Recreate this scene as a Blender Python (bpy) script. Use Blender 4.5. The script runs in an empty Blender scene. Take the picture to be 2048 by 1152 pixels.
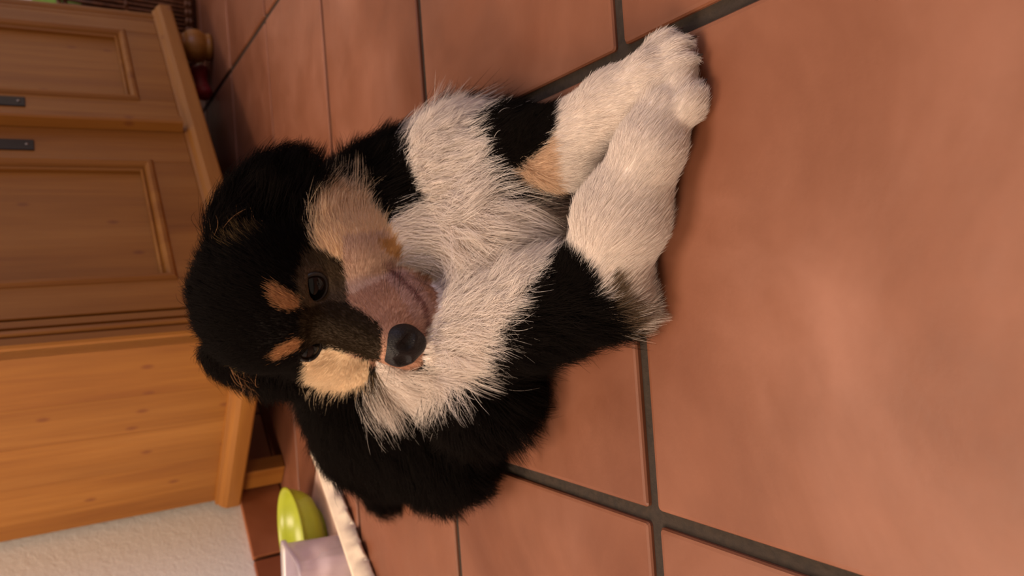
import bpy, bmesh, math, random
import numpy as np
from mathutils import Vector, Matrix, kdtree

random.seed(7); rng = np.random.default_rng(7)
S = bpy.context.scene
col = S.collection

# ------------------------------------------------------------------ camera
F_PX = 1519.0; CAM_H = .33; PITCH = math.radians(30.6); ROLL = math.atan(.073)   # phone held sideways, picture turned a quarter
R_ = np.array([1., 0, 0]); F_ = np.array([0, math.cos(PITCH), -math.sin(PITCH)]); D_ = np.array([0, -math.sin(PITCH), -math.cos(PITCH)])
ER = np.array([-math.sin(ROLL), -math.cos(ROLL)]); ED = np.array([math.cos(ROLL), -math.sin(ROLL)])
CAM = np.array([0, 0, CAM_H])
cx = -math.sin(ROLL) * R_ + math.cos(ROLL) * D_
cy = math.cos(ROLL) * R_ + math.sin(ROLL) * D_
cam = bpy.data.cameras.new('camera'); camo = bpy.data.objects.new('camera', cam); col.objects.link(camo)
camo.matrix_world = Matrix(((cx[0], cy[0], -F_[0], 0), (cx[1], cy[1], -F_[1], 0), (cx[2], cy[2], -F_[2], CAM_H), (0, 0, 0, 1)))
cam.sensor_fit = 'HORIZONTAL'; cam.sensor_width = 36; cam.lens = F_PX / 2048 * 36
cam.clip_start = .01; cam.clip_end = 50
cam.dof.use_dof = True; cam.dof.focus_distance = .46; cam.dof.aperture_fstop = 10
S.camera = camo

# ------------------------------------------------------------------ light
w = bpy.data.worlds.new('room_light'); S.world = w; w.use_nodes = True
bg = w.node_tree.nodes['Background']; bg.inputs[0].default_value = (1, .78, .60, 1); bg.inputs[1].default_value = .44

def area(name, loc, target, size, power, colour):
    l = bpy.data.lights.new(name, 'AREA'); l.shape = 'DISK'; l.size = size; l.energy = power; l.color = colour
    o = bpy.data.objects.new(name, l); col.objects.link(o); o.location = loc
    o.rotation_euler = (Vector(target) - Vector(loc)).to_track_quat('-Z', 'Y').to_euler()
    return o
area('ceiling_lamp', (-.50, .70, 2.35), (0, .75, 0), 1.0, 40, (1, .78, .58))
area('corner_lamp', (-1.55, -.05, 1.45), (0, .9, .1), .8, 42, (1, .77, .57))
area('cool_right_light', (2.2, -.3, 1.5), (.1, .5, .05), .8, 17, (.66, .64, 1))  # weak bluish light from the right, its source unseen
S.view_settings.view_transform = 'Standard'; S.view_settings.look = 'None'; S.view_settings.gamma = 1
S.view_settings.use_curve_mapping = False; S.view_settings.exposure = -.06

# ------------------------------------------------------------------ pixel helpers (photo is 2048 x 1152)
def ray(x, y):
    d = np.array([x - 1024., y - 576.]); return R_ * (d @ ER) + D_ * (d @ ED) + F_ * F_PX
def on_z(x, y, z=0.):
    v = ray(x, y); return CAM + v * ((z - CAM_H) / v[2])
def on_y(x, y, Y):
    v = ray(x, y); return CAM + v * (Y / v[1])
def proj(P):
    P = np.asarray(P, float) - CAM; z = P @ F_
    a = P @ R_ / z * F_PX; b = P @ D_ / z * F_PX
    return np.stack([1024 + a * ER[0] + b * ED[0], 576 + a * ER[1] + b * ED[1]], -1)

# ------------------------------------------------------------------ mesh helpers
def tag(o, label=None, cat=None, group=None, kind=None):
    for k, v in (('label', label), ('category', cat), ('group', group), ('kind', kind)):
        if v: o[k] = v
    return o
def mesh_obj(name, me, mat=None, parent=None, smooth=False):
    o = bpy.data.objects.new(name, me); col.objects.link(o)
    if mat and not me.materials: me.materials.append(mat)
    if smooth:
        for p_ in me.polygons: p_.use_smooth = True
    if parent: o.parent = parent
    return o
def obj(name, bm, mat=None, parent=None, smooth=False):
    me = bpy.data.meshes.new(name); bmesh.ops.recalc_face_normals(bm, faces=bm.faces); bm.to_mesh(me); bm.free()
    return mesh_obj(name, me, mat, parent, smooth)
def empty(name, loc, rz=0):
    o = bpy.data.objects.new(name, None); col.objects.link(o); o.location = loc; o.rotation_euler = (0, 0, rz); o.empty_display_size = .05
    return o
def bx(bm, x0, x1, y0, y1, z0, z1, bev=0, seg=2):
    b = bmesh.new()
    bmesh.ops.create_cube(b, size=1)
    for v in b.verts:
        v.co = ((x0 + x1) / 2 + v.co.x * (x1 - x0), (y0 + y1) / 2 + v.co.y * (y1 - y0), (z0 + z1) / 2 + v.co.z * (z1 - z0))
    if bev: bmesh.ops.bevel(b, geom=b.edges[:], offset=bev, segments=seg, affect='EDGES', profile=.5)
    merge(bm, b)
def merge(bm, b):
    me = bpy.data.meshes.new('tmp'); b.to_mesh(me); b.free(); bm.from_mesh(me); bpy.data.meshes.remove(me)
def box(name, dims, mat, parent=None, bev=.003, seg=2):
    bm = bmesh.new(); bx(bm, *dims, bev, seg); return obj(name, bm, mat, parent)
def lathe(bm, prof, n=32, cx=0, cy=0, close=False):
    rings = []
    for r, z in prof:
        rings.append([bm.verts.new((cx + r * math.cos(t), cy + r * math.sin(t), z)) for t in [2 * math.pi * k / n for k in range(n)]])
    for a, b in zip(rings[:-1], rings[1:]):
        for k in range(n): bm.faces.new((a[k], a[(k + 1) % n], b[(k + 1) % n], b[k]))
    bm.faces.new(rings[0][::-1]); bm.faces.new(rings[-1])
def prism(bm, prof, axis, s0, s1):
    """profile of (p, q) points extruded along axis 'x' (p=y,q=z), 'y' (p=x,q=z) or 'z' (p=x,q=y)"""
    def mk(p_, q, s):
        return {'x': (s, p_, q), 'y': (p_, s, q), 'z': (p_, q, s)}[axis]
    A = [bm.verts.new(mk(p_, q, s0)) for p_, q in prof]; B = [bm.verts.new(mk(p_, q, s1)) for p_, q in prof]
    n = len(prof)
    for k in range(n): bm.faces.new((A[k], A[(k + 1) % n], B[(k + 1) % n], B[k]))
    bm.faces.new(A[::-1]); bm.faces.new(B)

# ------------------------------------------------------------------ material helpers
def new_mat(name):
    m = bpy.data.materials.new(name); m.use_nodes = True; nt = m.node_tree
    return m, nt, nt.nodes['Principled BSDF']
def N(nt, t, **kw):
    n = nt.nodes.new(t)
    for k, v in kw.items():
        if k.startswith('i_'): n.inputs[k[2:].replace('_', ' ')].default_value = v
        else: setattr(n, k, v)
    return n
def ramp(nt, stops, src=None):
    r = N(nt, 'ShaderNodeValToRGB'); e = r.color_ramp.elements
    while len(e) < len(stops): e.new(.5)
    for k, (p_, c) in enumerate(stops):
        e[k].position = p_; e[k].color = (*c, 1) if len(c) == 3 else c
    if src is not None: nt.links.new(src, r.inputs[0])
    return r
def mix(nt, fac, a, b, mode='MIX'):
    m = N(nt, 'ShaderNodeMix', data_type='RGBA', blend_type=mode)
    for s, i in ((fac, 0), (a, 6), (b, 7)):
        if hasattr(s, 'is_output') or hasattr(s, 'links'): nt.links.new(s, m.inputs[i])
        else: m.inputs[i].default_value = s if not isinstance(s, tuple) else ((*s, 1) if len(s) == 3 else s)
    return m.outputs[2]
def plain(name, c, rough=.5, bump=None, metal=0, spec=.5, **kw):
    m, nt, b = new_mat(name)
    b.inputs['Roughness'].default_value = rough; b.inputs['Metallic'].default_value = metal; b.inputs['Specular IOR Level'].default_value = spec
    tc = N(nt, 'ShaderNodeTexCoord'); n = N(nt, 'ShaderNodeTexNoise', i_Scale=kw.get('scale', 40.), i_Detail=4.)
    nt.links.new(tc.outputs['Object'], n.inputs['Vector'])
    v = kw.get('vary', .12)
    r = ramp(nt, [(.3, tuple(x * (1 - v) for x in c)), (.7, tuple(min(1, x * (1 + v)) for x in c))], n.outputs[0])
    nt.links.new(r.outputs[0], b.inputs['Base Color'])
    if bump:
        bp = N(nt, 'ShaderNodeBump', i_Strength=bump[0], i_Distance=bump[1]); nt.links.new(n.outputs[0], bp.inputs['Height']); nt.links.new(bp.outputs[0], b.inputs['Normal'])
    if kw.get('trans'): b.inputs['Transmission Weight'].default_value = kw['trans']
    if kw.get('sss'): b.inputs['Subsurface Weight'].default_value = kw['sss']; b.inputs['Subsurface Radius'].default_value = (.02, .02, .02)
    return m

def mat_tile(name='terracotta', gain=(1, 1, 1)):
    m, nt, b = new_mat(name); L = nt.links.new
    g = N(nt, 'ShaderNodeNewGeometry'); oi = N(nt, 'ShaderNodeObjectInfo')
    add = N(nt, 'ShaderNodeVectorMath', operation='MULTIPLY_ADD'); L(oi.outputs['Random'], add.inputs[0]); add.inputs[1].default_value = (9, 7, 3); L(g.outputs['Position'], add.inputs[2])
    n1 = N(nt, 'ShaderNodeTexNoise', i_Scale=4.5, i_Detail=5., i_Roughness=.55, i_Distortion=.8); L(add.outputs[0], n1.inputs['Vector'])
    n2 = N(nt, 'ShaderNodeTexNoise', i_Scale=16., i_Detail=6., i_Roughness=.6); L(add.outputs[0], n2.inputs['Vector'])
    n3 = N(nt, 'ShaderNodeTexNoise', i_Scale=300., i_Detail=2.); L(add.outputs[0], n3.inputs['Vector'])
    r1 = ramp(nt, [(.26, (.145, .044, .018)), (.5, (.198, .073, .038)), (.74, (.262, .112, .070))], n1.outputs[0])
    r2 = ramp(nt, [(.3, (.90, .86, .82)), (.7, (1.08, 1.06, 1.04))], n2.outputs[0])
    c = mix(nt, 1., r1.outputs[0], r2.outputs[0], 'MULTIPLY')
    ro = ramp(nt, [(0, (.90, .86, .82)), (.5, (1, 1, 1)), (1, (1.08, 1.10, 1.12))], oi.outputs['Random'])
    c = mix(nt, 1., c, ro.outputs[0], 'MULTIPLY')
    c = mix(nt, 1., c, gain, 'MULTIPLY')
    # tiny pits
    vo = N(nt, 'ShaderNodeTexVoronoi', i_Scale=22.); L(add.outputs[0], vo.inputs['Vector'])
    pit = ramp(nt, [(.0, (1, 1, 1)), (.025, (0, 0, 0))], vo.outputs['Distance'])
    sc = N(nt, 'ShaderNodeSeparateColor'); L(vo.outputs['Color'], sc.inputs[0])
    lt = N(nt, 'ShaderNodeMath', operation='LESS_THAN'); L(sc.outputs[0], lt.inputs[0]); lt.inputs[1].default_value = .12
    mm = N(nt, 'ShaderNodeMath', operation='MULTIPLY'); L(lt.outputs[0], mm.inputs[0]); L(pit.outputs[0], mm.inputs[1])
    c = mix(nt, mm.outputs[0], c, (.08, .035, .02))
    L(c, b.inputs['Base Color'])
    rr = ramp(nt, [(.3, (.42,) * 3), (.7, (.56,) * 3)], n2.outputs[0]); L(rr.outputs[0], b.inputs['Roughness'])
    b.inputs['Specular IOR Level'].default_value = .42
    ad = N(nt, 'ShaderNodeMath', operation='MULTIPLY_ADD'); L(n3.outputs[0], ad.inputs[0]); ad.inputs[1].default_value = .12; L(n2.outputs[0], ad.inputs[2])
    bp = N(nt, 'ShaderNodeBump', i_Strength=.25, i_Distance=.002); L(ad.outputs[0], bp.inputs['Height']); L(bp.outputs[0], b.inputs['Normal'])
    return m
def mat_wood(name, axis, dark, mid, light, seed=0, rough=.45, knots=.2):
    m, nt, b = new_mat(name); L = nt.links.new
    tc = N(nt, 'ShaderNodeTexCoord'); oi = N(nt, 'ShaderNodeObjectInfo')
    add = N(nt, 'ShaderNodeVectorMath', operation='MULTIPLY_ADD'); L(oi.outputs['Random'], add.inputs[0]); add.inputs[1].default_value = (5, 3, 4); L(tc.outputs['Object'], add.inputs[2])
    mp = N(nt, 'ShaderNodeMapping'); L(add.outputs[0], mp.inputs[0])
    s = [1., 1., 1.]; s['xyz'.index(axis)] = .07; mp.inputs['Scale'].default_value = s; mp.inputs['Location'].default_value = (seed, seed * .7, seed * .3)
    n1 = N(nt, 'ShaderNodeTexNoise', i_Scale=22., i_Detail=4., i_Distortion=.6); L(mp.outputs[0], n1.inputs['Vector'])
    n2 = N(nt, 'ShaderNodeTexNoise', i_Scale=120., i_Detail=3.); L(mp.outputs[0], n2.inputs['Vector'])
    n0 = N(nt, 'ShaderNodeTexNoise', i_Scale=5., i_Detail=2.); L(mp.outputs[0], n0.inputs['Vector'])
    r1 = ramp(nt, [(.3, dark), (.5, mid), (.72, light)], n1.outputs[0])
    r0 = ramp(nt, [(.35, (.86, .82, .76)), (.65, (1.06, 1.06, 1.06))], n0.outputs[0])
    r2 = ramp(nt, [(.3, (.90, .87, .84)), (.7, (1.04, 1.04, 1.04))], n2.outputs[0])
    c = mix(nt, 1., mix(nt, 1., r1.outputs[0], r0.outputs[0], 'MULTIPLY'), r2.outputs[0], 'MULTIPLY')
    sp = N(nt, 'ShaderNodeSeparateXYZ'); L(add.outputs[0], sp.inputs[0]); cb = N(nt, 'ShaderNodeCombineXYZ')
    o1, o2 = [k for k in range(3) if k != 'xyz'.index(axis)]
    sm = N(nt, 'ShaderNodeMath', operation='ADD'); L(sp.outputs[o1], sm.inputs[0]); L(sp.outputs[o2], sm.inputs[1]); L(sm.outputs[0], cb.inputs[0])
    sl = N(nt, 'ShaderNodeMath', operation='MULTIPLY'); L(sp.outputs['xyz'.index(axis)], sl.inputs[0]); sl.inputs[1].default_value = .6; L(sl.outputs[0], cb.inputs[1])
    vo = N(nt, 'ShaderNodeTexVoronoi', voronoi_dimensions='2D', i_Scale=13.); L(cb.outputs[0], vo.inputs['Vector'])
    kn = ramp(nt, [(.0, (.8,) * 3), (.04, (.6,) * 3), (.085, (0, 0, 0))], vo.outputs['Distance'])
    sc = N(nt, 'ShaderNodeSeparateColor'); L(vo.outputs['Color'], sc.inputs[0])
    lt = N(nt, 'ShaderNodeMath', operation='LESS_THAN'); L(sc.outputs[1], lt.inputs[0]); lt.inputs[1].default_value = knots
    mm = N(nt, 'ShaderNodeMath', operation='MULTIPLY'); L(lt.outputs[0], mm.inputs[0]); L(kn.outputs[0], mm.inputs[1])
    c = mix(nt, mm.outputs[0], c, (.16, .045, .012))
    L(c, b.inputs['Base Color']); b.inputs['Roughness'].default_value = rough; b.inputs['Specular IOR Level'].default_value = .4
    bp = N(nt, 'ShaderNodeBump', i_Strength=.15, i_Distance=.001); L(n2.outputs[0], bp.inputs['Height']); L(bp.outputs[0], b.inputs['Normal'])
    return m
M_tile = mat_tile(); M_skirt = mat_tile('terracotta_skirting', (1.5, 1.35, 1.0))
M_grout = plain('grout', (.024, .014, .008), .9, (.6, .002), scale=180, vary=.3)
def mat_plaster():
    m, nt, b = new_mat('plaster'); L = nt.links.new
    g = N(nt, 'ShaderNodeNewGeometry')
    n = N(nt, 'ShaderNodeTexNoise', i_Scale=95., i_Detail=3., i_Roughness=.5, i_Distortion=.6); L(g.outputs['Position'], n.inputs['Vector'])
    n2 = N(nt, 'ShaderNodeTexNoise', i_Scale=3., i_Detail=2.); L(g.outputs['Position'], n2.inputs['Vector'])
    r = ramp(nt, [(.3, (.80, .78, .75)), (.7, (.86, .85, .83))], n2.outputs[0]); L(r.outputs[0], b.inputs['Base Color'])
    b.inputs['Roughness'].default_value = .85
    bp = N(nt, 'ShaderNodeBump', i_Strength=.22, i_Distance=.003); L(n.outputs[0], bp.inputs['Height']); L(bp.outputs[0], b.inputs['Normal'])
    return m
M_plaster = mat_plaster()
PINE = ((.225, .080, .012), (.285, .112, .018), (.33, .14, .028))
M_pz = mat_wood('pine_upright', 'z', *PINE, seed=1)
M_pzk = mat_wood('pine_knotty', 'z', *PINE, seed=3, knots=.55)
M_px = mat_wood('pine_level', 'x', *PINE, seed=2)
M_py = mat_wood('pine_deep', 'y', *PINE, seed=4)
M_screw = plain('screw', (.30, .27, .25), .35, metal=1)
M_iron = plain('dark_metal', (.018, .014, .014), .5, metal=.3)

# ------------------------------------------------------------------ setting: floor with tiles
Q = math.sqrt(.5)
def ab(a, b, z=0): return ((a - b) * Q, (a + b) * Q, z)
WALL_B = 1.285; WALL_A = 2.9
bm = bmesh.new()
for (a, b) in ((-2.2, -2.), (4.0, -2.), (4.0, WALL_B + .12), (-2.2, WALL_B + .12)):
    bm.verts.new(ab(a, b, -.004))
bm.verts.ensure_lookup_table()
top = bm.faces.new(bm.verts[:]); r = bmesh.ops.extrude_face_region(bm, geom=[top])
for v in r['geom']:
    if isinstance(v, bmesh.types.BMVert): v.co.z -= .08
floor = tag(obj('floor', bm, M_grout), 'terracotta tiled floor with dark grout joints', kind='structure')
GR = .0105
XS = [-.16 - .31 * k for k in range(4, 0, -1)] + [-.16, .15, .495] + [.495 + .31 * k for k in range(1, 9)]
YS = [.395 + .311 * k for k in range(-3, 9)]
tile_cache = {}
def tile_mesh(wx, wy):
    key = (round(wx, 3), round(wy, 3))
    if key in tile_cache: return tile_cache[key]
    b = bmesh.new(); hx, hy = wx / 2, wy / 2
    def ring(ins, z, rc):
        out = []
        for sx, sy, a0 in ((1, 1, 0), (-1, 1, 90), (-1, -1, 180), (1, -1, 270)):
            for k in range(3):
                t = math.radians(a0 + 45 * k)
                out.append(b.verts.new((sx * (hx - ins - rc) + rc * math.cos(t), sy * (hy - ins - rc) + rc * math.sin(t), z)))
        return out
    rs = [ring(0, -.006, .0025), ring(0, -.0018, .0025), ring(.0010, -.0004, .0025), ring(.0032, 0, .0025)]
    for A, B in zip(rs[:-1], rs[1:]):
        n = len(A)
        for k in range(n): b.faces.new((A[k], A[(k + 1) % n], B[(k + 1) % n], B[k]))
    b.faces.new(rs[-1])
    me = bpy.data.meshes.new('tile'); b.to_mesh(me); b.free(); me.materials.append(M_tile); tile_cache[key] = me
    return me
for i in range(len(XS) - 1):
    for j in range(len(YS) - 1):
        x0, x1, y0, y1 = XS[i], XS[i + 1], YS[j], YS[j + 1]
        bs = [(y - x) * Q for x in (x0, x1) for y in (y0, y1)]
        as_ = [(y + x) * Q for x in (x0, x1) for y in (y0, y1)]
        if min(bs) > WALL_B or min(as_) > WALL_A: continue
        me = tile_mesh(x1 - x0 - GR, y1 - y0 - GR)
        cxm, cym = (x0 + x1) / 2, (y0 + y1) / 2
        for over, q_, no_ in ((max(bs) > WALL_B - .002, ab(0, WALL_B - .0005), (-Q, Q, 0)), (max(as_) > WALL_A - .002, ab(WALL_A - .0005, 0), (Q, Q, 0))):
            if not over: continue
            me = me.copy(); b = bmesh.new(); b.from_mesh(me)
            pl = Vector(q_) - Vector((cxm, cym, 0))
            bmesh.ops.bisect_plane(b, geom=b.verts[:] + b.edges[:] + b.faces[:], plane_co=pl, plane_no=no_, clear_outer=True)
            b.to_mesh(me); b.free()
        if not len(me.polygons): continue
        o = mesh_obj('tile', me, None, floor); o.location = (cxm, cym, random.uniform(-.0004, .0004))
        o.rotation_euler = (random.uniform(-.0012, .0012), random.uniform(-.0012, .0012), random.uniform(-.002, .002))

# wall behind the cabinet and its skirting of cut tiles
bm = bmesh.new(); bx(bm, -2.2, WALL_A + .12, WALL_B, WALL_B + .12, -.08, 2.5)
wall = obj('wall_back', bm, M_plaster); wall.rotation_euler.z = math.radians(45); tag(wall, 'white rough plaster wall behind the pine cabinet', kind='structure')
bm = bmesh.new(); bx(bm, WALL_A, WALL_A + .12, -2., WALL_B, -.08, 2.5)
w2_ = obj('wall_right', bm, M_plaster); w2_.rotation_euler.z = math.radians(45); tag(w2_, 'white rough plaster wall beyond the wicker basket', kind='structure')
bm = bmesh.new(); bx(bm, -2.2, WALL_A, WALL_B - .004, WALL_B, 0, .074)
base = obj('baseboard_back', bm, M_grout); base.rotation_euler.z = math.radians(45); tag(base, 'terracotta skirting tiles along the plaster wall', kind='structure')
me = None
for k in range(-8, 7):
    a0 = .66 + .31 * k
    if me is None:
        b = bmesh.new(); bx(b, 0, .31 - .006, -.0125, 0, .002, .076, .002, 2); me = bpy.data.meshes.new('skirting_tile'); b.to_mesh(me); b.free(); me.materials.append(M_skirt)
    o = mesh_obj('skirting_tile', me, None, base); o.location = (a0 + .003, WALL_B - .0005, 0)

# ------------------------------------------------------------------ pine cabinet
CA, CB = .787, .834            # near bottom corner in wall-aligned coordinates
CW, CD, CZ0, CH = .985, .435, .078, .82
cab = empty('pine_cabinet', ab(CA, CB), math.radians(45))
tag(cab, 'pine cabinet with two panelled doors and a moulded base, behind the puppy', 'cabinet')
TH = .018; ZB = .115            # boards start above the base moulding
# side boards (near side is seen), back, bottom, top
sx = [0, .118, .205, .30, CD]
for k in range(4):
    box('side_board', (0, TH, sx[k], sx[k + 1], ZB, CH), M_pzk, cab, .0003, 1)
    box('side_board', (CW - TH, CW, sx[k], sx[k + 1], ZB, CH), M_pz, cab, .0003, 1)
box('back_panel', (TH, CW - TH, CD - .01, CD, ZB, CH), M_pz, cab, .001)
box('bottom_board', (.004, CW - .004, .004, CD - .004, ZB - .012, ZB + .006), M_px, cab, .001)
tp = box('top_board', (-.025, CW + .025, -.03, CD + .001, CH, CH + .028), M_px, cab, .008, 3)
# front stiles
def fluted(name, x0, x1, zb, zt):
    wd = x1 - x0; bm = bmesh.new()
    pr = [(x0, .016), (x0, -.004), (x0 + .003, -.007)]
    def bead(c, r):
        return [(c + r * math.cos(math.radians(t)), -.004 - r * math.sin(math.radians(t))) for t in (180, 150, 120, 90, 60, 30, 0)]
    pr += [(x0 + wd * .30, -.007), (x0 + wd * .32, -.003)] + bead(x0 + wd * .50, wd * .12) + [(x0 + wd * .68, -.003), (x0 + wd * .70, -.007), (x1 - .003, -.007), (x1, -.004), (x1, .016)]
    prism(bm, pr, 'z', zb, zt); return obj(name, bm, M_pz, cab)
fluted('corner_stile', 0, .048, ZB, CH)
fluted('corner_stile', CW - .042, CW, ZB, CH)
box('top_rail', (.048, CW - .042, -.002, .016, CH - .07, CH), M_px, cab, .002)
# doors
def door(x0, x1, px0, px1, latch_x, side):
    z0, z1 = ZB + .004, CH - .073; pz0, pz1 = .185, CH - .14
    d = box('door', (x0, px0, -.008, .014, z0, z1), M_pz, cab, .002)
    me = d.data; b = bmesh.new(); b.from_mesh(me)
    bx(b, px1, x1, -.008, .014, z0, z1, .002); bx(b, px0, px1, -.0078, .013, z0, pz0, .0015); bx(b, px0, px1, -.0078, .013, pz1, z1, .0015)
    b.to_mesh(me); b.free()
    mesh_box = box('door_panel', (px0 - .003, px1 + .003, .004, .012, pz0 - .003, pz1 + .003), M_pzk, d, .0005, 1)
    # bolection moulding round the panel: mitred frame swept from a stepped section
    sec = [(.0, .006), (.0, -.002), (.003, -.005), (.006, -.003), (.008, -.009), (.013, -.014), (.018, -.0135), (.022, -.009), (.022, -.006)]
    bm = bmesh.new(); rings = []
    for cxn, czn, ix, iz in ((px0, pz0, 1, 1), (px1, pz0, -1, 1), (px1, pz1, -1, -1), (px0, pz1, 1, -1)):
        rings.append([bm.verts.new((cxn + ix * (.018 - s), y, czn + iz * (.018 - s))) for s, y in sec])
    for k in range(4):
        A, B = rings[k], rings[(k + 1) % 4]
        for q in range(len(sec) - 1): bm.faces.new((A[q], A[q + 1], B[q + 1], B[q]))
    obj('panel_moulding', bm, M_pz, d)
    lz = latch_x[1]; lx = latch_x[0]
    bm = bmesh.new(); bx(bm, lx - .0145, lx + .0145, -.0105, -.0075, lz, lz + .10, .001)
    e = obj('latch_plate', bm, M_iron, d); e['label'] = 'dark metal latch plate'
    for zz in (lz + .010, lz + .09):
        b2 = bmesh.new(); bmesh.ops.create_uvsphere(b2, u_segments=10, v_segments=6, radius=.0028)
        for v in b2.verts: v.co = (v.co.x + lx, v.co.y * .5 - .0108, v.co.z + zz)
        obj('screw', b2, M_screw, e, True)
    return d
d1 = door(.050, .513, .112, .408, (.448, .354), 1)
d2 = door(.519, CW - .045, .612, .882, (.580, .364), -1)
# rebate strip on the right-hand door overlapping the gap
bm = bmesh.new(); prism(bm, [(.503, -.0085), (.503, -.028), (.506, -.031), (.521, -.031), (.524, -.028), (.524, -.0085)], 'z', ZB + .006, CH - .075)
obj('cover_strip', bm, M_pz, d2)
# base moulding: front, near side, far side
def mould_profile(s): return [(.0, CZ0), (-.018 * s, CZ0), (-.020 * s, CZ0 + .004), (-.020 * s, CZ0 + .024), (-.016 * s, CZ0 + .031), (-.009 * s, CZ0 + .036), (-.007 * s, CZ0 + .041), (.004 * s, CZ0 + .041), (.004 * s, CZ0)]
bm = bmesh.new(); pr = [(-.020 if p_ == 0 else p_, q) for p_, q in []]
secm = [(0.012, CZ0), (-.018, CZ0), (-.020, CZ0 + .003), (-.020, CZ0 + .024), (-.016, CZ0 + .031), (-.010, CZ0 + .036), (-.008, CZ0 + .041), (.012, CZ0 + .041)]
def run(name, P0, P1, nrm0, nrm1, mat):
    b = bmesh.new()
    A = [b.verts.new((P0[0] - nrm0[0] * s, P0[1] - nrm0[1] * s, z)) for s, z in secm]
    B = [b.verts.new((P1[0] - nrm1[0] * s, P1[1] - nrm1[1] * s, z)) for s, z in secm]
    n = len(secm)
    for k in range(n): b.faces.new((A[k], A[(k + 1) % n], B[(k + 1) % n], B[k]))
    b.faces.new(A[::-1]); b.faces.new(B)
    return obj(name, b, mat, cab)
run('base_moulding', (0, 0), (CW, 0), (-1, -1), (1, -1), M_px)
run('base_moulding', (0, CD), (0, 0), (-1, 0), (-1, -1), M_py)
run('base_moulding', (CW, 0), (CW, CD), (1, -1), (1, 0), M_py)
# feet: turned bun feet in front, plain blocks behind
bun = [(.020, 0), (.028, .001), (.031, .006), (.030, .011), (.028, .014), (.031, .018), (.036, .026), (.038, .036), (.036, .048), (.030, .058), (.024, .062), (.026, .066), (.026, CZ0 + .03), (.02, CZ0 + .03)]
for fx in (.045, CW - .055):
    bm = bmesh.new(); lathe(bm, bun, 28, fx, .035); obj('bun_foot', bm, M_pz, cab, True)
for fx in (0.004, CW - .032):
    bm = bmesh.new(); bx(bm, fx, fx + .028, CD - .062, CD - .010, 0, CZ0 + .03, .002); obj('block_foot', bm, M_pz, cab)

# ------------------------------------------------------------------ wicker basket beyond the cabinet
M_wick = plain('wicker', (.16, .062, .026), .55, (.3, .001), scale=60, vary=.4)
BK = np.array(ab(2.055, .985)); bk = empty('wicker_basket', BK); tag(bk, 'dark brown wicker basket beside the far end of the pine cabinet', 'basket')
RB, RT, HB = .150, .185, .30
n_st = 96
def tube(bm, pts, rad, n=5):
    pts = [Vector(p_) for p_ in pts]; rings = []
    for k, p_ in enumerate(pts):
        t = (pts[min(k + 1, len(pts) - 1)] - pts[max(k - 1, 0)]).normalized()
        u = t.orthogonal().normalized() if k == 0 else (u - t * u.dot(t)).normalized()
        v = t.cross(u); rr = rad[k] if isinstance(rad, (list, tuple)) else rad
        rings.append([bm.verts.new(p_ + (u * math.cos(2 * math.pi * q / n) + v * math.sin(2 * math.pi * q / n)) * rr) for q in range(n)])
    for A, B in zip(rings[:-1], rings[1:]):
        for q in range(n): bm.faces.new((A[q], A[(q + 1) % n], B[(q + 1) % n], B[q]))
    bm.faces.new(rings[0][::-1]); bm.faces.new(rings[-1])
def rad_at(z): return RB + (RT - RB) * (z / HB) ** .8
for k in range(n_st):                       # upright stakes, each a rod
    t = 2 * math.pi * k / n_st; bm = bmesh.new()
    tube(bm, [(rad_at(z) * math.cos(t + .10 * z), rad_at(z) * math.sin(t + .10 * z), z) for z in (.004, .07, .14, .21, HB - .01)], .0046, 6)
    obj('stake', bm, M_wick, bk, True)
for zc in (.012, .020, .155, HB - .02, HB - .008):     # woven bands
    bm = bmesh.new(); n = 288; pts = []
    for k in range(n + 1):
        t = 2 * math.pi * k / n; r = rad_at(zc) + .006 * math.cos(n_st / 2 * t); pts.append((r * math.cos(t), r * math.sin(t), zc + .003 * math.sin(3 * t)))
    tube(bm, pts, .0055, 5); obj('weave_band', bm, M_wick, bk, True)
bm = bmesh.new(); lathe(bm, [(.02, .003), (RB, .003), (RB, .009), (.02, .009)], 32); obj('basket_floor', bm, M_wick, bk)
bm = bmesh.new(); lathe(bm, [(RB - .012, .012), (rad_at(.25) - .012, .25), (rad_at(.25) - .016, .25), (RB - .016, .012)], 32)
obj('lining', bm, plain('basket_lining', (.05, .022, .012), .9), bk, True)
# folded green cloth lying in the basket
def cloth(name, c, rx, ry, z0, h, mat, label, cat, seed):
    r2 = np.random.default_rng(seed); ph = r2.uniform(0, 6, 6); bm = bmesh.new(); n, m_ = 36, 10; rings = []
    for j in range(m_ + 1):
        v = j / m_ * math.pi; ring = []
        for k in range(n):
            t = 2 * math.pi * k / n
            rr = math.sin(v) ** .7 * (1 + .10 * math.sin(5 * t + ph[0]) + .06 * math.sin(9 * t + ph[1] + 3 * v))
            z = (1 - math.cos(v)) / 2
            ring.append(bm.verts.new((c[0] + rx * rr * math.cos(t), c[1] + ry * rr * math.sin(t), z0 + h * z + .008 * math.sin(4 * t + ph[2]) * math.sin(v))))
        rings.append(ring)
    for A, B in zip(rings[:-1], rings[1:]):
        for k in range(n): bm.faces.new((A[k], A[(k + 1) % n], B[(k + 1) % n], B[k]))
    bmesh.ops.remove_doubles(bm, verts=bm.verts, dist=1e-5)
    o = obj(name, bm, mat, None, True); tag(o, label, cat); return o
cloth('folded_cloth', BK + np.array((-.03, -.035, 0)), .085, .078, .012, .345, plain('green_cloth', (.22, .42, .06), .85, (.4, .003)), 'bunched green cloth filling the wicker basket', 'cloth', 1)
cloth('folded_cloth', BK + np.array((.055, .085, 0)), .055, .035, .012, .33, plain('violet_cloth', (.20, .12, .42), .85, (.4, .003)), 'bunched violet cloth in the wicker basket behind the green cloth', 'cloth', 2)

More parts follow.
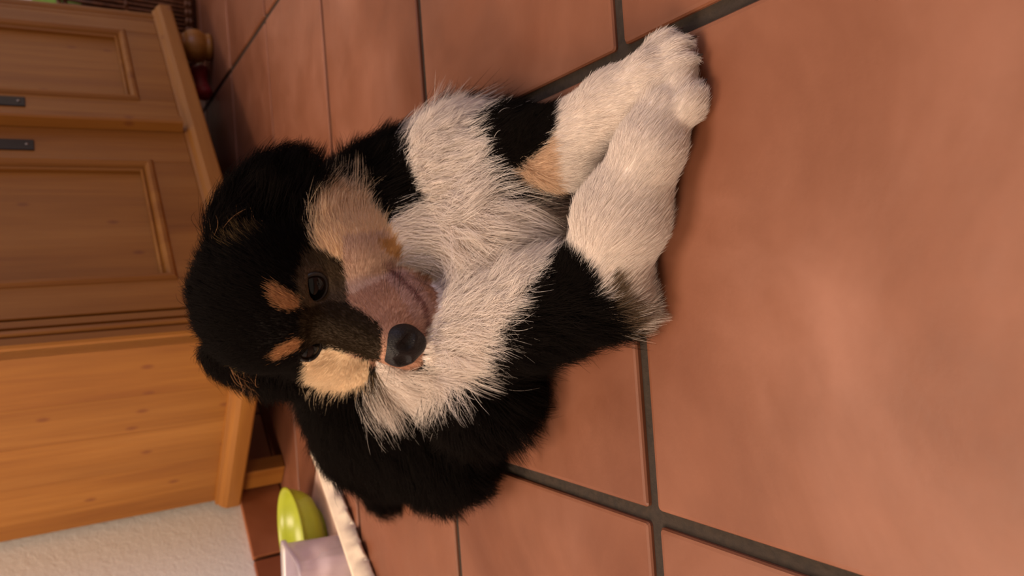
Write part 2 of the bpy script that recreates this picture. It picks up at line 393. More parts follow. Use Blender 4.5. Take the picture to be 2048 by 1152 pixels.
# ------------------------------------------------------------------ dish, tub, chewed mat, toy
M_lime = plain('lime_plastic', (.36, .40, .022), .3, vary=.06, sss=.2)
bw = empty('lime_bowl', (-.366, 1.195, .0085)); bw.scale = (1.06, 1.06, .80); tag(bw, 'lime green plastic bowl behind the lilac tub', 'bowl')
bm = bmesh.new(); lathe(bm, [(.01, .0005), (.040, .0), (.046, .003), (.062, .012), (.070, .026), (.075, .042), (.076, .0505), (.0785, .051), (.0788, .0535), (.076, .054), (.0735, .0525), (.0715, .042), (.067, .027), (.058, .014), (.044, .005), (.01, .005)], 48)
obj('bowl_body', bm, M_lime, bw, True)
bm = bmesh.new(); lathe(bm, [(.034, -.004), (.040, -.004), (.041, .002), (.033, .002)], 40); obj('foot_ring', bm, M_lime, bw, True)

M_lilac = plain('lilac_plastic', (.80, .70, .80), .22, vary=.04, trans=.65)
c = on_z(715, 1150, 0)
tub = empty('lilac_tub', (-.388, 1.065, .0058), math.radians(-8)); tag(tub, 'pale lilac translucent plastic tub in front of the lime bowl', 'tub')
def rrect(w_, d_, r, z, bm, n=6):
    out = []
    for sx_, sy_, a0 in ((1, 1, 0), (-1, 1, 90), (-1, -1, 180), (1, -1, 270)):
        for k in range(n + 1):
            t = math.radians(a0 + 90 * k / n); out.append(bm.verts.new((sx_ * (w_ - r) + r * math.cos(t), sy_ * (d_ - r) + r * math.sin(t), z)))
    return out
bm = bmesh.new(); rings = []
for w_, d_, z in ((.043, .038, 0), (.046, .041, .004), (.050, .045, .074), (.0535, .0485, .076), (.0535, .0485, .081), (.049, .044, .081), (.048, .043, .073), (.044, .039, .006), (.03, .025, .004)):
    rings.append(rrect(w_, d_, .014, z, bm))
for A, B in zip(rings[:-1], rings[1:]):
    n = len(A)
    for k in range(n): bm.faces.new((A[k], A[(k + 1) % n], B[(k + 1) % n], B[k]))
bm.faces.new(rings[0][::-1]); bm.faces.new(rings[-1])
obj('tub_body', bm, M_lilac, tub, True)

M_card = plain('cream_card', (.80, .66, .50), .85, (.4, .002), scale=70, vary=.10)
M_mat = plain('mat_fabric', (.66, .44, .34), .9, (.3, .001), scale=120, vary=.08)
# chewed mat: flat inside, curled lip with a bitten wavy edge
E0 = np.array([-.245, 1.115, 0]); E1 = np.array([-.372, .945, 0])
mt = empty('chewed_mat', (-.36, 1.12, 0)); tag(mt, 'pale mat with a chewed wavy cream edge lying under the lime bowl', 'mat')
dv = (E1 - E0) / np.linalg.norm(E1 - E0); nv = np.array([-dv[1], dv[0], 0]);
if nv[0] < 0: nv = -nv      # towards the open floor
def edge_pt(s): return E0 + dv * s
Ltot = np.linalg.norm(E1 - E0)
ss = np.linspace(-.05, Ltot + .16, 90)
org = np.array(mt.location)
bm = bmesh.new(); rows = []
for s in ss:
    wob = .0035 * math.sin(s * 95) + .003 * math.sin(s * 210 + 1) + .002 * math.sin(s * 430 + 2)
    rz = .021 + .006 * max(0, min(1, s / Ltot)); ec = edge_pt(s)
    prof = [(-.060, .0050), (-.035, .0105), (-.019, rz - .003), (-.013, rz), (-.009, rz - .002), (-.003, .012), (wob + .002, .006 + wob), (wob + .001, .003 + wob * .6), (-.004, .009), (-.011, rz - .005), (-.019, rz - .007), (-.035, .0065), (-.060, .0012)]
    rows.append([bm.verts.new(tuple(ec + nv * q + np.array([0, 0, z]) - org)) for q, z in prof])
for A, B in zip(rows[:-1], rows[1:]):
    n = len(A)
    for k in range(n): bm.faces.new((A[k], A[(k + 1) % n], B[(k + 1) % n], B[k]))
bm.faces.new(rows[0][::-1]); bm.faces.new(rows[-1])
lip = obj('chewed_edge', bm, M_card, mt, True); lip['label'] = 'wavy chewed cream edge'
bm = bmesh.new(); pts = []
for s in np.linspace(-.05, Ltot + .16, 30): pts.append(edge_pt(s) - nv * .058)
far = [edge_pt(Ltot + .16) - nv * .24, edge_pt(.15) - nv * .24, edge_pt(-.05) - nv * .20]
for z in (.0012, .0052):
    vs = [bm.verts.new((p_[0] - org[0], p_[1] - org[1], z)) for p_ in pts + far]
    bm.faces.new(vs)
bm.verts.ensure_lookup_table(); n = len(pts) + 3
for k in range(n): bm.faces.new((bm.verts[k], bm.verts[(k + 1) % n], bm.verts[n + (k + 1) % n], bm.verts[n + k]))
obj('mat_body', bm, M_mat, mt)

# dark red toy pushed under the cabinet
c = on_z(404, 165, .02)
toy = empty('dog_toy', (c[0], c[1], 0), math.radians(30)); tag(toy, 'dark red dog toy lying in the shadow under the cabinet', 'toy')
bm = bmesh.new(); prf = []
for k in range(13):
    t = k / 12; rr = .021 * (1 - .35 * math.sin(math.pi * t) ** 2) * (1 if 0 < k < 12 else .55); prf.append((max(rr, .004), -.045 + .09 * t))
lathe(bm, prf, 20)
for v in bm.verts: v.co = (v.co.z, v.co.y, v.co.x + .021)
obj('toy_body', bm, plain('red_rubber', (.25, .012, .018), .5), toy, True)
bm = bmesh.new(); tube(bm, [(.045, 0, .021), (.058, .004, .019), (.07, .0, .011), (.082, -.006, .006)], [.006, .006, .0055, .006], 8); obj('rope_end', bm, plain('rope', (.5, .42, .32), .9), toy, True)

# ================================================================== puppy
def surface_net(field, lo, h):
    """naive surface nets on a numpy scalar field (negative inside)"""
    nx, ny, nz = field.shape; ins = field < 0
    cs = [(0, 0, 0), (1, 0, 0), (0, 1, 0), (1, 1, 0), (0, 0, 1), (1, 0, 1), (0, 1, 1), (1, 1, 1)]
    cnt = sum(ins[a:nx - 1 + a, b:ny - 1 + b, c:nz - 1 + c].astype(np.int8) for a, b, c in cs)
    act = (cnt > 0) & (cnt < 8); idx = np.full(act.shape, -1, np.int64); ii = np.argwhere(act); idx[act] = np.arange(len(ii))
    vals = np.stack([field[ii[:, 0] + a, ii[:, 1] + b, ii[:, 2] + c] for a, b, c in cs], 1)
    csn = np.array(cs, float); acc = np.zeros((len(ii), 3)); num = np.zeros(len(ii))
    for p_ in range(8):
        for q in range(p_ + 1, 8):
            if np.abs(csn[p_] - csn[q]).sum() != 1: continue
            a, b = vals[:, p_], vals[:, q]; m = (a < 0) != (b < 0); t = np.where(m, a / np.where(m, a - b, 1), 0)
            pos = csn[p_] + t[:, None] * (csn[q] - csn[p_]); acc[m] += pos[m]; num[m] += 1
    V = lo + (ii + acc / num[:, None]) * h; quads = []
    for ax in range(3):
        o1, o2 = (ax + 1) % 3, (ax + 2) % 3
        s0 = [slice(None)] * 3; s1 = [slice(None)] * 3; s0[ax] = slice(0, -1); s1[ax] = slice(1, None)
        A, B = ins[tuple(s0)], ins[tuple(s1)]; e = np.argwhere(A != B); fl = A[tuple(e.T)]
        ok = (e[:, o1] > 0) & (e[:, o2] > 0) & (e[:, o1] < field.shape[o1] - 1) & (e[:, o2] < field.shape[o2] - 1); e = e[ok]; fl = fl[ok]
        d1 = np.zeros(3, int); d1[o1] = 1; d2 = np.zeros(3, int); d2[o2] = 1
        qd = np.stack([idx[tuple((e - d1 - d2).T)], idx[tuple((e - d2).T)], idx[tuple(e.T)], idx[tuple((e - d1).T)]], 1)
        qd[~fl] = qd[~fl][:, ::-1]; quads.append(qd)
    return V, np.concatenate(quads)
def np_mesh(name, V, quads):
    me = bpy.data.meshes.new(name); me.vertices.add(len(V)); me.vertices.foreach_set('co', V.astype(np.float32).ravel())
    me.loops.add(quads.size); me.loops.foreach_set('vertex_index', quads.ravel().astype(np.int32))
    me.polygons.add(len(quads)); me.polygons.foreach_set('loop_start', np.arange(0, quads.size, 4, dtype=np.int32))
    me.polygons.foreach_set('use_smooth', np.ones(len(quads), bool)); me.update(calc_edges=True); me.validate(); return me
def smin(a, b, k):
    h = np.clip(.5 + .5 * (b - a) / k, 0, 1); return b * (1 - h) + a * h - k * h * (1 - h)
def d_cone(P, a, b, ra, rb):
    ba = b - a; t = np.clip((P - a) @ ba / (ba @ ba), 0, 1); return np.linalg.norm(P - a - t[..., None] * ba, axis=-1) - (ra + (rb - ra) * t)
def d_ell(P, c, rad, M=None):
    q = P - c
    if M is not None: q = q @ M.T            # rows of M = local axes
    k0 = np.linalg.norm(q / rad, axis=-1); k1 = np.linalg.norm(q / np.asarray(rad) ** 2, axis=-1)
    return np.where(k1 > 1e-9, k0 * (k0 - 1) / np.maximum(k1, 1e-9), -min(rad))

# head frame: O midway between the eyes; r to the puppy's left, f to the nose, u up
yaw, pit, rol = map(math.radians, (-27, 19, -2))
hf = np.array([math.sin(yaw) * math.cos(pit), -math.cos(yaw) * math.cos(pit), -math.sin(pit)]); hr = np.array([math.cos(yaw), math.sin(yaw), 0.])
hu = np.cross(hf, hr); hu = hu if hu[2] > 0 else -hu
hr, hu = hr * math.cos(rol) + hu * math.sin(rol), -hr * math.sin(rol) + hu * math.cos(rol)
HM = np.array([hr, hf, hu]); HO = CAM + ray(616, 631) * (.57 / F_PX)
def hl(r, f, u): return HO + np.array([r, f, u]) @ HM
def axes(d, n):            # local axes: d long, n flat normal
    d = np.asarray(d, float); d = d / np.linalg.norm(d); n = np.asarray(n, float); n = n - d * (n @ d); n /= np.linalg.norm(n); return np.array([d, np.cross(n, d), n])

prims = []     # (group, kind, args, blend)
HEAD, TORSO, NLEG, FLEG, EAR = range(5)
def E(g, c, rad, M=None, k=.012): prims.append((g, 'e', (np.array(c, float), np.array(rad, float), M), k))
def Cn(g, a, b, ra, rb, k=.012): prims.append((g, 'c', (np.array(a, float), np.array(b, float), ra, rb), k))
# torso lying to the back left
Cn(TORSO, (.030, .630, .080), (-.070, .668, .074), .072, .074, .03)
Cn(TORSO, (-.070, .665, .074), (-.125, .735, .062), .074, .064, .03)
E(TORSO, (.062, .685, .100), (.058, .060, .052), None, .03)          # withers behind the far cheek
E(TORSO, (-.125, .648, .044), (.064, .078, .046), None, .03)         # near thigh folded on the floor
E(TORSO, (-.03, .81, .055), (.06, .07, .05), None, .03)              # far thigh
E(TORSO, (.060, .602, .066), (.064, .058, .060), None, .03)          # fore chest
E(TORSO, (.055, .520, .038), (.055, .050, .038), None, .03)          # breast between the fore legs
Cn(TORSO, (.085, .635, .080), (.108, .555, .040), .045, .034, .025)  # far shoulder
Cn(TORSO, (.02, .66, .10), hl(0, -.060, -.015), .064, .046, .03)     # neck
Cn(TORSO, (-.165, .80, .05), (-.235, .86, .022), .022, .013, .02)    # tail
E(TORSO, on_z(955, 765, .045), (.048, .048, .043), None, .03)         # near ribs
# near fore leg
sh = np.array([-.042, .578, .066]); e1 = on_z(1200, 568, .029); m1 = on_z(1240, 440, .029); w1 = on_z(1300, 295, .024); p1 = on_z(1328, 226, .018)
Cn(NLEG, sh, e1, .044, .028, .02); Cn(NLEG, e1, m1, .025, .026, .015); Cn(NLEG, m1, w1, .026, .0185, .012); Cn(NLEG, w1, p1, .0180, .0150, .01)
def toes(g, p_, d, side):
    d = np.array([d[0], d[1], 0]); d /= np.linalg.norm(d); s = np.array([d[1], -d[0], 0]); out = []
    for q, ext in ((-.0138, .007), (-.0048, .0145), (.0048, .0145), (.0138, .006)):
        c = p_ + d * ext + s * q; c[2] = .0115
        E(g, c, (.0130, .0066, .0110), axes(d + s * q * 12, (0, 0, 1)), .0045); out.append((c + d * .0105 + s * q * .25, d))
    return out
nails = toes(NLEG, p1, p1 - w1, 1)
# far fore leg
s2 = np.array([.105, .535, .05]); e2 = on_z(1015, 305, .030); m2 = on_z(1125, 293, .029); w2 = on_z(1225, 207, .023); p2 = on_z(1302, 148, .018)
Cn(FLEG, s2, e2, .038, .030, .02); Cn(FLEG, e2, m2, .028, .025, .015); Cn(FLEG, m2, w2, .025, .0185, .012); Cn(FLEG, w2, p2, .0180, .0150, .01)
nails += toes(FLEG, p2, p2 - w2, 1)
# head
E(HEAD, hl(0, -.037, .012), (.054, .055, .047), HM, .014)
for s in (-1, 1):
    E(HEAD, hl(.041 * s, -.022, -.042), (.033, .040, .042), HM, .015)
    E(HEAD, hl(.0215 * s, -.001, .013), (.013, .011, .008), HM, .008)      # brow
    E(HEAD, hl(.0175 * s, .039, -.0580), (.0180, .032, .0220), HM, .008)   # flews
Cn(HEAD, hl(0, -.002, -.038), hl(0, .054, -.038), .037, .0215, .012)
Cn(HEAD, hl(0, -.002, -.005), hl(0, .062, -.0235), .0155, .0115, .010)
Cn(HEAD, hl(0, -.008, -.086), hl(0, .049, -.0850), .023, .0130, .0025)      # lower jaw
for s in (1, -1):
    E(EAR, hl(.063 if s > 0 else -.072, -.058, .006), (.050, .033, .0085), axes(hr * s * .62 - hu * .72 - hf * .05, hr * s * .55 + hf * .5 + hu * .65), .010)
eyes = [hl(.0245, .0015, 0), hl(-.0245, .0015, 0)]

HG = .0027; LO = np.array([-.30, .27, -.006]); HI = np.array([.20, .93, .285])
nn = np.ceil((HI - LO) / HG).astype(int); field = np.full(nn, .5)
def peval(kind, args, P): return d_ell(P, *args) if kind == 'e' else d_cone(P, *args)
def pbounds(kind, args):
    if kind == 'e': return args[0] - max(args[1]), args[0] + max(args[1])
    r = max(args[2], args[3]); return np.minimum(args[0], args[1]) - r, np.maximum(args[0], args[1]) + r
for g, kind, args, k in prims:
    l, h = pbounds(kind, args); i0 = np.clip(np.floor((l - .035 - LO) / HG).astype(int), 0, nn); i1 = np.clip(np.ceil((h + .035 - LO) / HG).astype(int), 0, nn)
    ax = [LO[q] + np.arange(i0[q], i1[q]) * HG for q in range(3)]
    P = np.stack(np.meshgrid(*ax, indexing='ij'), -1); sl = tuple(slice(i0[q], i1[q]) for q in range(3))
    field[sl] = smin(field[sl], peval(kind, args, P), k)
zz = LO[2] + np.arange(nn[2]) * HG
field = np.maximum(field, (.0015 - zz)[None, None, :])          # flat where it lies on the floor
# eye sockets
for ec in eyes:
    i0 = np.floor((ec - .02 - LO) / HG).astype(int); i1 = np.ceil((ec + .02 - LO) / HG).astype(int)
    ax = [LO[q] + np.arange(i0[q], i1[q]) * HG for q in range(3)]; P = np.stack(np.meshgrid(*ax, indexing='ij'), -1); sl = tuple(slice(i0[q], i1[q]) for q in range(3))
    field[sl] = -smin(-field[sl], (np.linalg.norm(P - ec - hf * .004, axis=-1) - .0098), .003)
BV, BQ = surface_net(field, LO, HG)
# smoothing passes
def smooth(V, Qd, it):
    for _ in range(it):
        acc = np.zeros_like(V); cnt = np.zeros(len(V))
        for k in range(4):
            a, b = Qd[:, k], Qd[:, (k + 1) % 4]; np.add.at(acc, a, V[b]); np.add.at(cnt, a, 1); np.add.at(acc, b, V[a]); np.add.at(cnt, b, 1)
        V = V * .5 + .5 * acc / cnt[:, None]
    return V
BV = smooth(BV, BQ, 2)
bm_me = np_mesh('puppy_body', BV, BQ)
BN = np.zeros((len(BV), 3), np.float32); bm_me.vertices.foreach_get('normal', BN.ravel()) if False else None
nb = np.empty(len(BV) * 3, np.float32); bm_me.vertex_normals.foreach_get('vector', nb); BN = nb.reshape(-1, 3).astype(float)
# part of each vertex
dist = np.stack([peval(kind, args, BV) for g, kind, args, k in prims], 1); grp = np.array([g for g, *_ in prims])[dist.argmin(1)]

# ---- coat pattern: outlines of the markings, looked up through the photo's projection for skin that faces it
BLK, WHT, CRM, TAN, PNK = (.0075, .0052, .0042), (.80, .71, .65), (.80, .58, .37), (.41, .200, .090), (.44, .240, .160)
GRY, BRI, TLG, ORG, LIP, CHK, PN2 = (.085, .055, .032), (.024, .0140, .0065), (.66, .47, .33), (.50, .27, .11), (.22, .10, .085), (.70, .52, .34), (.62, .43, .33)
pat = {
 TORSO: (BLK, [(WHT, [(790, 245), (830, 205), (965, 190), (985, 300), (1000, 370), (1110, 400), (1150, 450), (1120, 490), (1090, 540), (1062, 580), (1060, 650), (1010, 710), (955, 785), (860, 832), (765, 860), (715, 832), (735, 795), (700, 700), (700, 560), (790, 430), (858, 385), (828, 315)]),
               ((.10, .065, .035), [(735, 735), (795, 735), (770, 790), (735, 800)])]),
 NLEG: (WHT, [(BLK, [(1124, 479), (1161, 510), (1196, 547), (1202, 585), (1222, 605), (1240, 640), (1270, 720), (1200, 800), (950, 800), (1010, 660), (1060, 570)]),
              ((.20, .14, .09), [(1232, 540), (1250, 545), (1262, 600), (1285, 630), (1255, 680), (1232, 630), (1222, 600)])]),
 FLEG: (WHT, [(BLK, [(940, 235), (1000, 190), (1116, 185), (1112, 250), (1092, 290), (1052, 322), (1012, 362), (985, 345), (975, 270)]),
              (TLG, [(1000, 372), (1012, 362), (1052, 322), (1092, 290), (1110, 262), (1116, 330), (1128, 395), (1060, 430), (985, 410)])]),
 EAR: (BLK, [(TAN, [(425, 482), (440, 462), (520, 438), (523, 452), (450, 486)]), (TAN, [(462, 742), (474, 742), (492, 768), (482, 772)])]),
 HEAD: (BLK, [(CRM, [(616, 400), (640, 372), (700, 345), (760, 355), (820, 395), (870, 440), (900, 520), (870, 600), (800, 600), (700, 610), (690, 560), (682, 520), (640, 500), (619, 480)]),
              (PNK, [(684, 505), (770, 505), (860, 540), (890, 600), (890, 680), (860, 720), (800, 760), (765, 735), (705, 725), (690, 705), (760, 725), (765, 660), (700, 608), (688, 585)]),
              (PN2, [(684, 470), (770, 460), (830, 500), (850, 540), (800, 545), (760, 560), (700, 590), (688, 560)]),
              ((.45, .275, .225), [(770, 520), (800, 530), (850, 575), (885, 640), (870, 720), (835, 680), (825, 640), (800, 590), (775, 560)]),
              (ORG, [(755, 478), (800, 470), (812, 500), (800, 520), (775, 505)]),
              ((.14, .085, .035), [(428, 478), (445, 466), (520, 440), (522, 450), (452, 484)]), ((.14, .09, .03), [(464, 742), (474, 742), (490, 768), (482, 772)]),
              (GRY, [(610, 495), (652, 500), (690, 545), (694, 600), (660, 625), (600, 610), (590, 560)]),
              (TAN, [(535, 562), (565, 572), (598, 598), (600, 615), (575, 622), (548, 612), (532, 590)]),
              (TAN, [(536, 712), (555, 692), (590, 676), (608, 680), (602, 696), (570, 712), (545, 722)]),
              (BRI, [(598, 622), (660, 600), (700, 608), (758, 645), (766, 690), (756, 724), (730, 722), (690, 704), (640, 690), (600, 700)]),
              (CHK, [(604, 730), (620, 705), (660, 695), (705, 715), (738, 725), (740, 790), (700, 812), (640, 810), (606, 780)]),
              ]),
}
def inside(pts, poly):
    x, y = pts[:, 0], pts[:, 1]; r = np.zeros(len(pts), bool); n = len(poly)
    for k in range(n):
        x0, y0 = poly[k]; x1, y1 = poly[(k + 1) % n]
        if y0 == y1: continue
        r ^= ((y0 > y) != (y1 > y)) & (x < (x1 - x0) * (y - y0) / (y1 - y0) + x0)
    return r
def seg_dist(pts, line):
    d = np.full(len(pts), 1e9)
    for (x0, y0), (x1, y1) in zip(line[:-1], line[1:]):
        a = np.array([x0, y0]); b = np.array([x1, y1]) - a; t = np.clip((pts - a) @ b / (b @ b), 0, 1); d = np.minimum(d, np.linalg.norm(pts - a - t[:, None] * b, axis=1))
    return d
MOUTH = [(782, 540), (800, 556), (828, 582), (848, 610), (858, 640), (858, 668), (846, 700)]
def coat(P, Nn, G, jit):
    out = np.zeros((len(P), 3)); px = proj(P) + jit
    view = CAM - P + 0; view /= np.linalg.norm(view, axis=1)[:, None]; facing = (Nn * view).sum(1) > -.12
    for g, (base_c, polys) in pat.items():
        m = G == g; cc = np.tile(base_c, (m.sum(), 1)).astype(float); q = px[m]; fm = facing[m]
        for cl, poly in polys:
            s = inside(q, poly)
            if g in (HEAD, TORSO): s &= fm
            cc[s] = cl
        if g == HEAD:
            s = (seg_dist(q, MOUTH) < 4.5) & fm; cc[s] = LIP
        out[m] = cc
    # belly and inner sides of the white legs stay white; nothing else is guessed
    return out
VC = coat(BV, BN, grp, 0)
ca = bm_me.color_attributes.new('coat', 'FLOAT_COLOR', 'POINT'); ca.data.foreach_set('color', np.concatenate([VC, np.ones((len(VC), 1))], 1).astype(np.float32).ravel())
mS, nt, b = new_mat('skin_coat'); at_ = N(nt, 'ShaderNodeAttribute', attribute_name='coat'); nt.links.new(at_.outputs['Color'], b.inputs['Base Color']); b.inputs['Roughness'].default_value = .8; b.inputs['Specular IOR Level'].default_value = .15
pup = empty('puppy', (-.02, .62, 0)); tag(pup, 'fluffy black, white and tan puppy lying on the tiles and looking up', 'dog')
PO = np.array(pup.location)
bm_me.transform(Matrix.Translation(-Vector(PO))); body = mesh_obj('body', bm_me, mS, pup)

# ---- fur: one strand per root, grown from the body
def smoothstep(x, a, b): t = np.clip((x - a) / (b - a), 0, 1); return t * t * (3 - 2 * t)
L = (BV - HO) @ HM.T                                            # head coordinates of every vertex
nose_l = np.array([0, .065, -.026])
nV = len(BV); flow = np.zeros((nV, 3)); length = np.zeros(nV); lift = np.full(nV, .35)
m = grp == TORSO
flow[m] = (-.55, .55, -.55); length[m] = .030
front = smoothstep((BV @ np.array([.6, -.8, 0])), -.46, -.40)   # chest faces the near right
flow[m] = flow[m] * (1 - front[m])[:, None] + np.array([.02, -.25, -1.]) * front[m][:, None]; length[m] += .012 * front[m] * smoothstep(.11 - BV[:, 2], 0, .06)[m] - .006 * smoothstep(BV[:, 2], .06, .10)[m] * front[m]; lift[m] = .42
m = grp == NLEG
tt = np.clip((BV - e1) @ (p1 - e1) / ((p1 - e1) @ (p1 - e1)), -1, 1.2)
fw = np.where((tt > 0)[:, None], (p1 - e1), (e1 - sh)); flow[m] = fw[m] / np.linalg.norm(fw[m], axis=1)[:, None] + np.array([.0, -.15, -.35])
length[m] = (.030 - .020 * smoothstep(tt, -.3, .15) - .003 * smoothstep(tt, .4, .95))[m]; lift[m] = .22
m = grp == FLEG
tt2 = np.clip((BV - e2) @ (p2 - e2) / ((p2 - e2) @ (p2 - e2)), -1, 1.2)
flow[m] = (p2 - e2) / np.linalg.norm(p2 - e2) + np.array([.0, 0, -.35]); length[m] = (.020 - .011 * smoothstep(tt2, .1, .5) - .002 * smoothstep(tt2, .5, .95))[m]; lift[m] = .22
m = (grp == HEAD) | (grp == EAR)
fl = L - nose_l; fl /= np.linalg.norm(fl, axis=1)[:, None]
flh = fl.copy(); chk = smoothstep(np.abs(L[:, 0]), .025, .05) * smoothstep(-L[:, 1], .0, .03) * smoothstep(-L[:, 2], -.012, .01)
flh += chk[:, None] * np.stack([np.sign(L[:, 0]) * .55, np.zeros(nV), np.full(nV, -.25)], 1)
flow[m] = (flh @ HM)[m]
back = smoothstep(-L[:, 1], -.025, .03)
hlen = .0035 + .010 * back + .020 * chk + .014 * smoothstep(-L[:, 1], .02, .07)
length[m] = hlen[m]; lift[m] = (.10 + .25 * back + .15 * chk)[m]
m = grp == EAR
sgn = np.sign(L[:, 0]); flow[m] = (np.stack([sgn * 1., np.full(nV, -.35), np.full(nV, -.35)], 1) @ HM)[m]; length[m] = .027; lift[m] = .24
for ec in eyes:
    dd = np.linalg.norm(BV - ec, axis=1); q = smoothstep(dd, .0105, .022); length *= q * .8 + .2 * (dd > .016); 
nd = np.linalg.norm(L - np.array([0, .069, -.029]), axis=1); length *= smoothstep(nd, .011, .022) * .7 + .3
# blend the fields a little over the mesh so that neighbouring parts flow into each other
def spread(A, it):
    for _ in range(it):
        acc = np.zeros_like(A); cnt = np.zeros(len(A))
        for k in range(4):
            a, b_ = BQ[:, k], BQ[:, (k + 1) % 4]; np.add.at(acc, a, A[b_]); np.add.at(cnt, a, 1)
        A = .5 * A + .5 * acc / (cnt[:, None] if A.ndim > 1 else cnt)
    return A
flow = spread(flow, 6); length = spread(length, 3)
NH = 330000
v0, v1, v2, v3 = (BV[BQ[:, k]] for k in range(4))
ar = .5 * np.linalg.norm(np.cross(v2 - v0, v3 - v1), axis=1)
wt = np.ones(len(BQ)); gq = grp[BQ[:, 0]]; wt[gq == HEAD] = 2.6; wt[(gq == NLEG) | (gq == FLEG)] = 2.2; wt[gq == EAR] = 1.5
ctr = (v0 + v2) / 2; ctn = BN[BQ[:, 0]]; vw = CAM - ctr; vw /= np.linalg.norm(vw, axis=1)[:, None]
wt[ctr[:, 2] < .004] = 0; wt *= np.where((ctn * vw).sum(1) < -.45, .35, 1)
pick = rng.choice(len(BQ), NH, p=ar * wt / (ar * wt).sum())
u, v = rng.random(NH)[:, None], rng.random(NH)[:, None]
def bil(A): q = BQ[pick]; uu, vv = (u, v) if A.ndim > 1 else (u[:, 0], v[:, 0]); return (A[q[:, 0]] * (1 - uu) * (1 - vv) + A[q[:, 1]] * uu * (1 - vv) + A[q[:, 2]] * uu * vv + A[q[:, 3]] * (1 - uu) * vv)
P0 = bil(BV); Nn = bil(BN); Nn /= np.linalg.norm(Nn, axis=1)[:, None]; Fl = bil(flow); Ln = bil(length); Lf = bil(lift); G = grp[BQ[pick, 0]]
eye_d = np.min([np.linalg.norm(P0 - ec, axis=1) for ec in eyes], axis=0)
keep = eye_d > .0118; P0, Nn, Fl, Ln, Lf, G = P0[keep], Nn[keep], Fl[keep], Ln[keep], Lf[keep], G[keep]; NH = len(P0)
T = Fl - Nn * (Fl * Nn).sum(1)[:, None]; T /= np.linalg.norm(T, axis=1)[:, None] + 1e-9
short = smoothstep(Ln, .006, .025)
Dv = T + Nn * Lf[:, None] + rng.normal(0, 1, (NH, 3)) * (.10 + .14 * short)[:, None]; Dv /= np.linalg.norm(Dv, axis=1)[:, None]
Ln = Ln * rng.uniform(.65, 1.2, NH)
jit = rng.normal(0, 1, (NH, 2)) * (4.0 + 6 * short)[:, None]
HC = coat(P0 + Dv * Ln[:, None] * .55, Nn, G, jit) * rng.uniform(.82, 1.12, NH)[:, None]
Lr = (P0 - HO) @ HM.T; wl = np.where((G == HEAD) & (Lr[:, 1] > .025) & (Lr[:, 1] < .06) & (Lr[:, 2] < -.034) & (np.abs(Lr[:, 0]) > .012))[0]
wl = rng.choice(wl, min(30, len(wl)), replace=False); Ln[wl] = rng.uniform(.018, .034, len(wl)); HC[wl] = (.02, .012, .008); Dv[wl] = Dv[wl] * .8 + Nn[wl] * .5     # whiskers
K = 6; ts = np.linspace(0, 1, K)
curl = rng.normal(0, 1, (NH, 3)); grav = np.array([0, 0, -.22])
pts = P0[:, None, :] + Ln[:, None, None] * (Dv[:, None, :] * ts[None, :, None] + (ts ** 2)[None, :, None] * (grav + .12 * curl)[:, None, :] * short[:, None, None])
# tufts: strands lean towards the tip of their nearest guide
ng = NH // 40; gi = rng.choice(NH, ng, replace=False); kd = kdtree.KDTree(ng)
for k, q in enumerate(gi): kd.insert(P0[q], k)
kd.balance(); near = np.fromiter((gi[kd.find(p_)[1]] for p_ in P0), np.int64, NH)
off = pts[near] + (P0 - P0[near])[:, None, :] * .25 - pts
okc = (np.linalg.norm(P0 - P0[near], axis=1) < .012) & (G == G[near])
pts += off * (ts ** 1.6 * .62)[None, :, None] * (short * okc)[:, None, None]
pts[:, :, 2] = np.maximum(pts[:, :, 2], .0012)
rad = (.00009 + .00005 * short)[:, None] * np.array([1., 1., .95, .8, .55, .15])[None, :]
hc = bpy.data.hair_curves.new('fur'); hc.add_curves([K] * NH)
hc.attributes['position'].data.foreach_set('vector', (pts - PO).astype(np.float32).ravel()) if 'position' in hc.attributes else hc.points.foreach_set('position', (pts - PO).astype(np.float32).ravel())
ra = hc.attributes.get('radius') or hc.attributes.new('radius', 'FLOAT', 'POINT'); ra.data.foreach_set('value', rad.astype(np.float32).ravel())
cat_ = hc.attributes.new('coat', 'FLOAT_COLOR', 'CURVE'); cat_.data.foreach_set('color', np.concatenate([HC, np.ones((NH, 1))], 1).astype(np.float32).ravel())
mF, nt, b = new_mat('fur'); at_ = N(nt, 'ShaderNodeAttribute', attribute_name='coat'); nt.links.new(at_.outputs['Color'], b.inputs['Base Color'])
b.inputs['Roughness'].default_value = .6; b.inputs['Specular IOR Level'].default_value = .04
tr = N(nt, 'ShaderNodeBsdfTranslucent'); nt.links.new(at_.outputs['Color'], tr.inputs[0]); mx = N(nt, 'ShaderNodeMixShader'); mx.inputs[0].default_value = .3
nt.links.new(b.outputs[0], mx.inputs[1]); nt.links.new(tr.outputs[0], mx.inputs[2]); nt.links.new(mx.outputs[0], nt.nodes['Material Output'].inputs[0])
fur = bpy.data.objects.new('fur', hc); col.objects.link(fur); hc.materials.append(mF); fur.parent = pup; fur['kind'] = 'stuff'

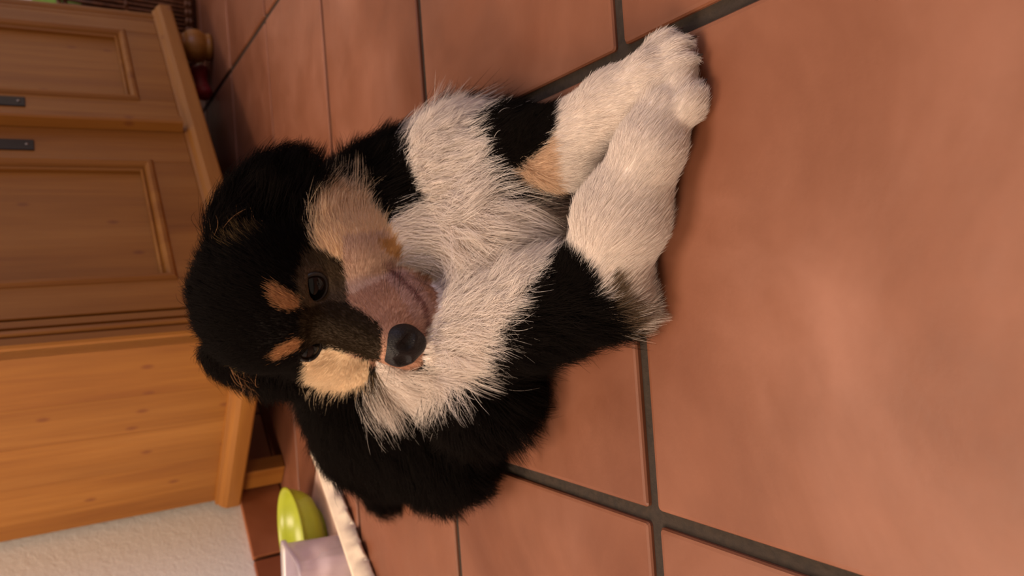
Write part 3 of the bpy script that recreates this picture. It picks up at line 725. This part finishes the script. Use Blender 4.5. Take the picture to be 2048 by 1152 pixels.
# ---- eyes
def mat_eye():
    m, nt, b = new_mat('eye'); tc = N(nt, 'ShaderNodeTexCoord'); L_ = nt.links.new
    sp = N(nt, 'ShaderNodeSeparateXYZ'); L_(tc.outputs['Object'], sp.inputs[0])
    cr = ramp(nt, [(.0, (.06, .05, .04)), (.30, (.05, .04, .03)), (.34, (.010, .006, .004)), (.62, (.018, .009, .005)), (.72, (.003, .002, .002)), (1, (.002, .002, .002))])
    mr = N(nt, 'ShaderNodeMapRange'); mr.inputs[1].default_value = 0; mr.inputs[2].default_value = .0112; L_(sp.outputs[1], mr.inputs[0]); L_(mr.outputs[0], cr.inputs[0])
    L_(cr.outputs[0], b.inputs['Base Color']); b.inputs['Roughness'].default_value = .03; b.inputs['Specular IOR Level'].default_value = .3
    return m
M_eye = mat_eye(); M_lid = plain('eyelid', (.012, .009, .008), .45)
for ec in eyes:
    gaze = hf * .8 + (CAM - ec) / np.linalg.norm(CAM - ec) * .5; gaze /= np.linalg.norm(gaze)
    bm = bmesh.new(); bmesh.ops.create_uvsphere(bm, u_segments=28, v_segments=18, radius=.0112)
    eo = obj('eye', bm, M_eye, pup, True); eo.location = ec - hf * .0015 - PO; eo.rotation_euler = Vector(gaze).to_track_quat('Y', 'Z').to_euler(); eo['label'] = 'glossy dark eye'
    bm = bmesh.new(); n = 28; ring = []
    for k in range(n + 1):
        t = 2 * math.pi * k / n; ring.append((.0106 * math.cos(t), .0056 + .0010 * math.cos(2 * t), .0102 * math.sin(t)))
    tube(bm, ring, .0016, 6); lo = obj('eyelid', bm, M_lid, eo, True)
# ---- nose
h = .0009; lo = np.array([-.017, -.014, -.016]); n3 = np.array([38, 32, 36]); ax = [lo[q] + np.arange(n3[q]) * h for q in range(3)]
P = np.stack(np.meshgrid(*ax, indexing='ij'), -1)
fd = d_ell(P, np.array([0, 0, .001]), np.array([.0125, .009, .0085])); fd = smin(fd, d_ell(P, np.array([0, -.001, -.005]), np.array([.0085, .0075, .0065])), .004)
for s in (-1, 1):
    fd = smin(fd, d_ell(P, np.array([.0075 * s, .0005, -.0005]), np.array([.0055, .0075, .0060])), .003)
    fd = -smin(-fd, d_cone(P, np.array([.0052 * s, .0088, .0004]), np.array([.0110 * s, .0060, -.0022]), .0034, .0018), .0012)
fd = -smin(-fd, d_cone(P, np.array([0, .0098, .002]), np.array([0, .0085, -.012]), .0007, .0007), .001)
NV, NQ = surface_net(fd, lo, h); nm = np_mesh('nose', NV, NQ)
mN = plain('nose_leather', (.008, .0055, .006), .45, (.8, .0008), scale=900, vary=.2, spec=.25)
no = mesh_obj('nose', nm, mN, pup)
no.matrix_local = Matrix.Translation(Vector(hl(0, .0690, -.0320) - PO)) @ Matrix(np.array([hr, hf, hu]).T.tolist()).to_4x4() @ Matrix.Rotation(math.radians(22), 4, 'X') @ Matrix.Diagonal((1.22, 1.45, 1.75, 1))
no['label'] = 'black leathery nose'
# ---- claws
M_claw = plain('claw', (.05, .035, .03), .35)
for c, d in nails:
    bm = bmesh.new(); s = Vector(c - PO); dd = Vector(d)
    tube(bm, [s - dd * .003 + Vector((0, 0, -.001)), s + dd * .002 + Vector((0, 0, -.002)), s + dd * .006 + Vector((0, 0, -.0055))], [.0014, .0013, .0005], 7)
    obj('claw', bm, M_claw, pup, True)
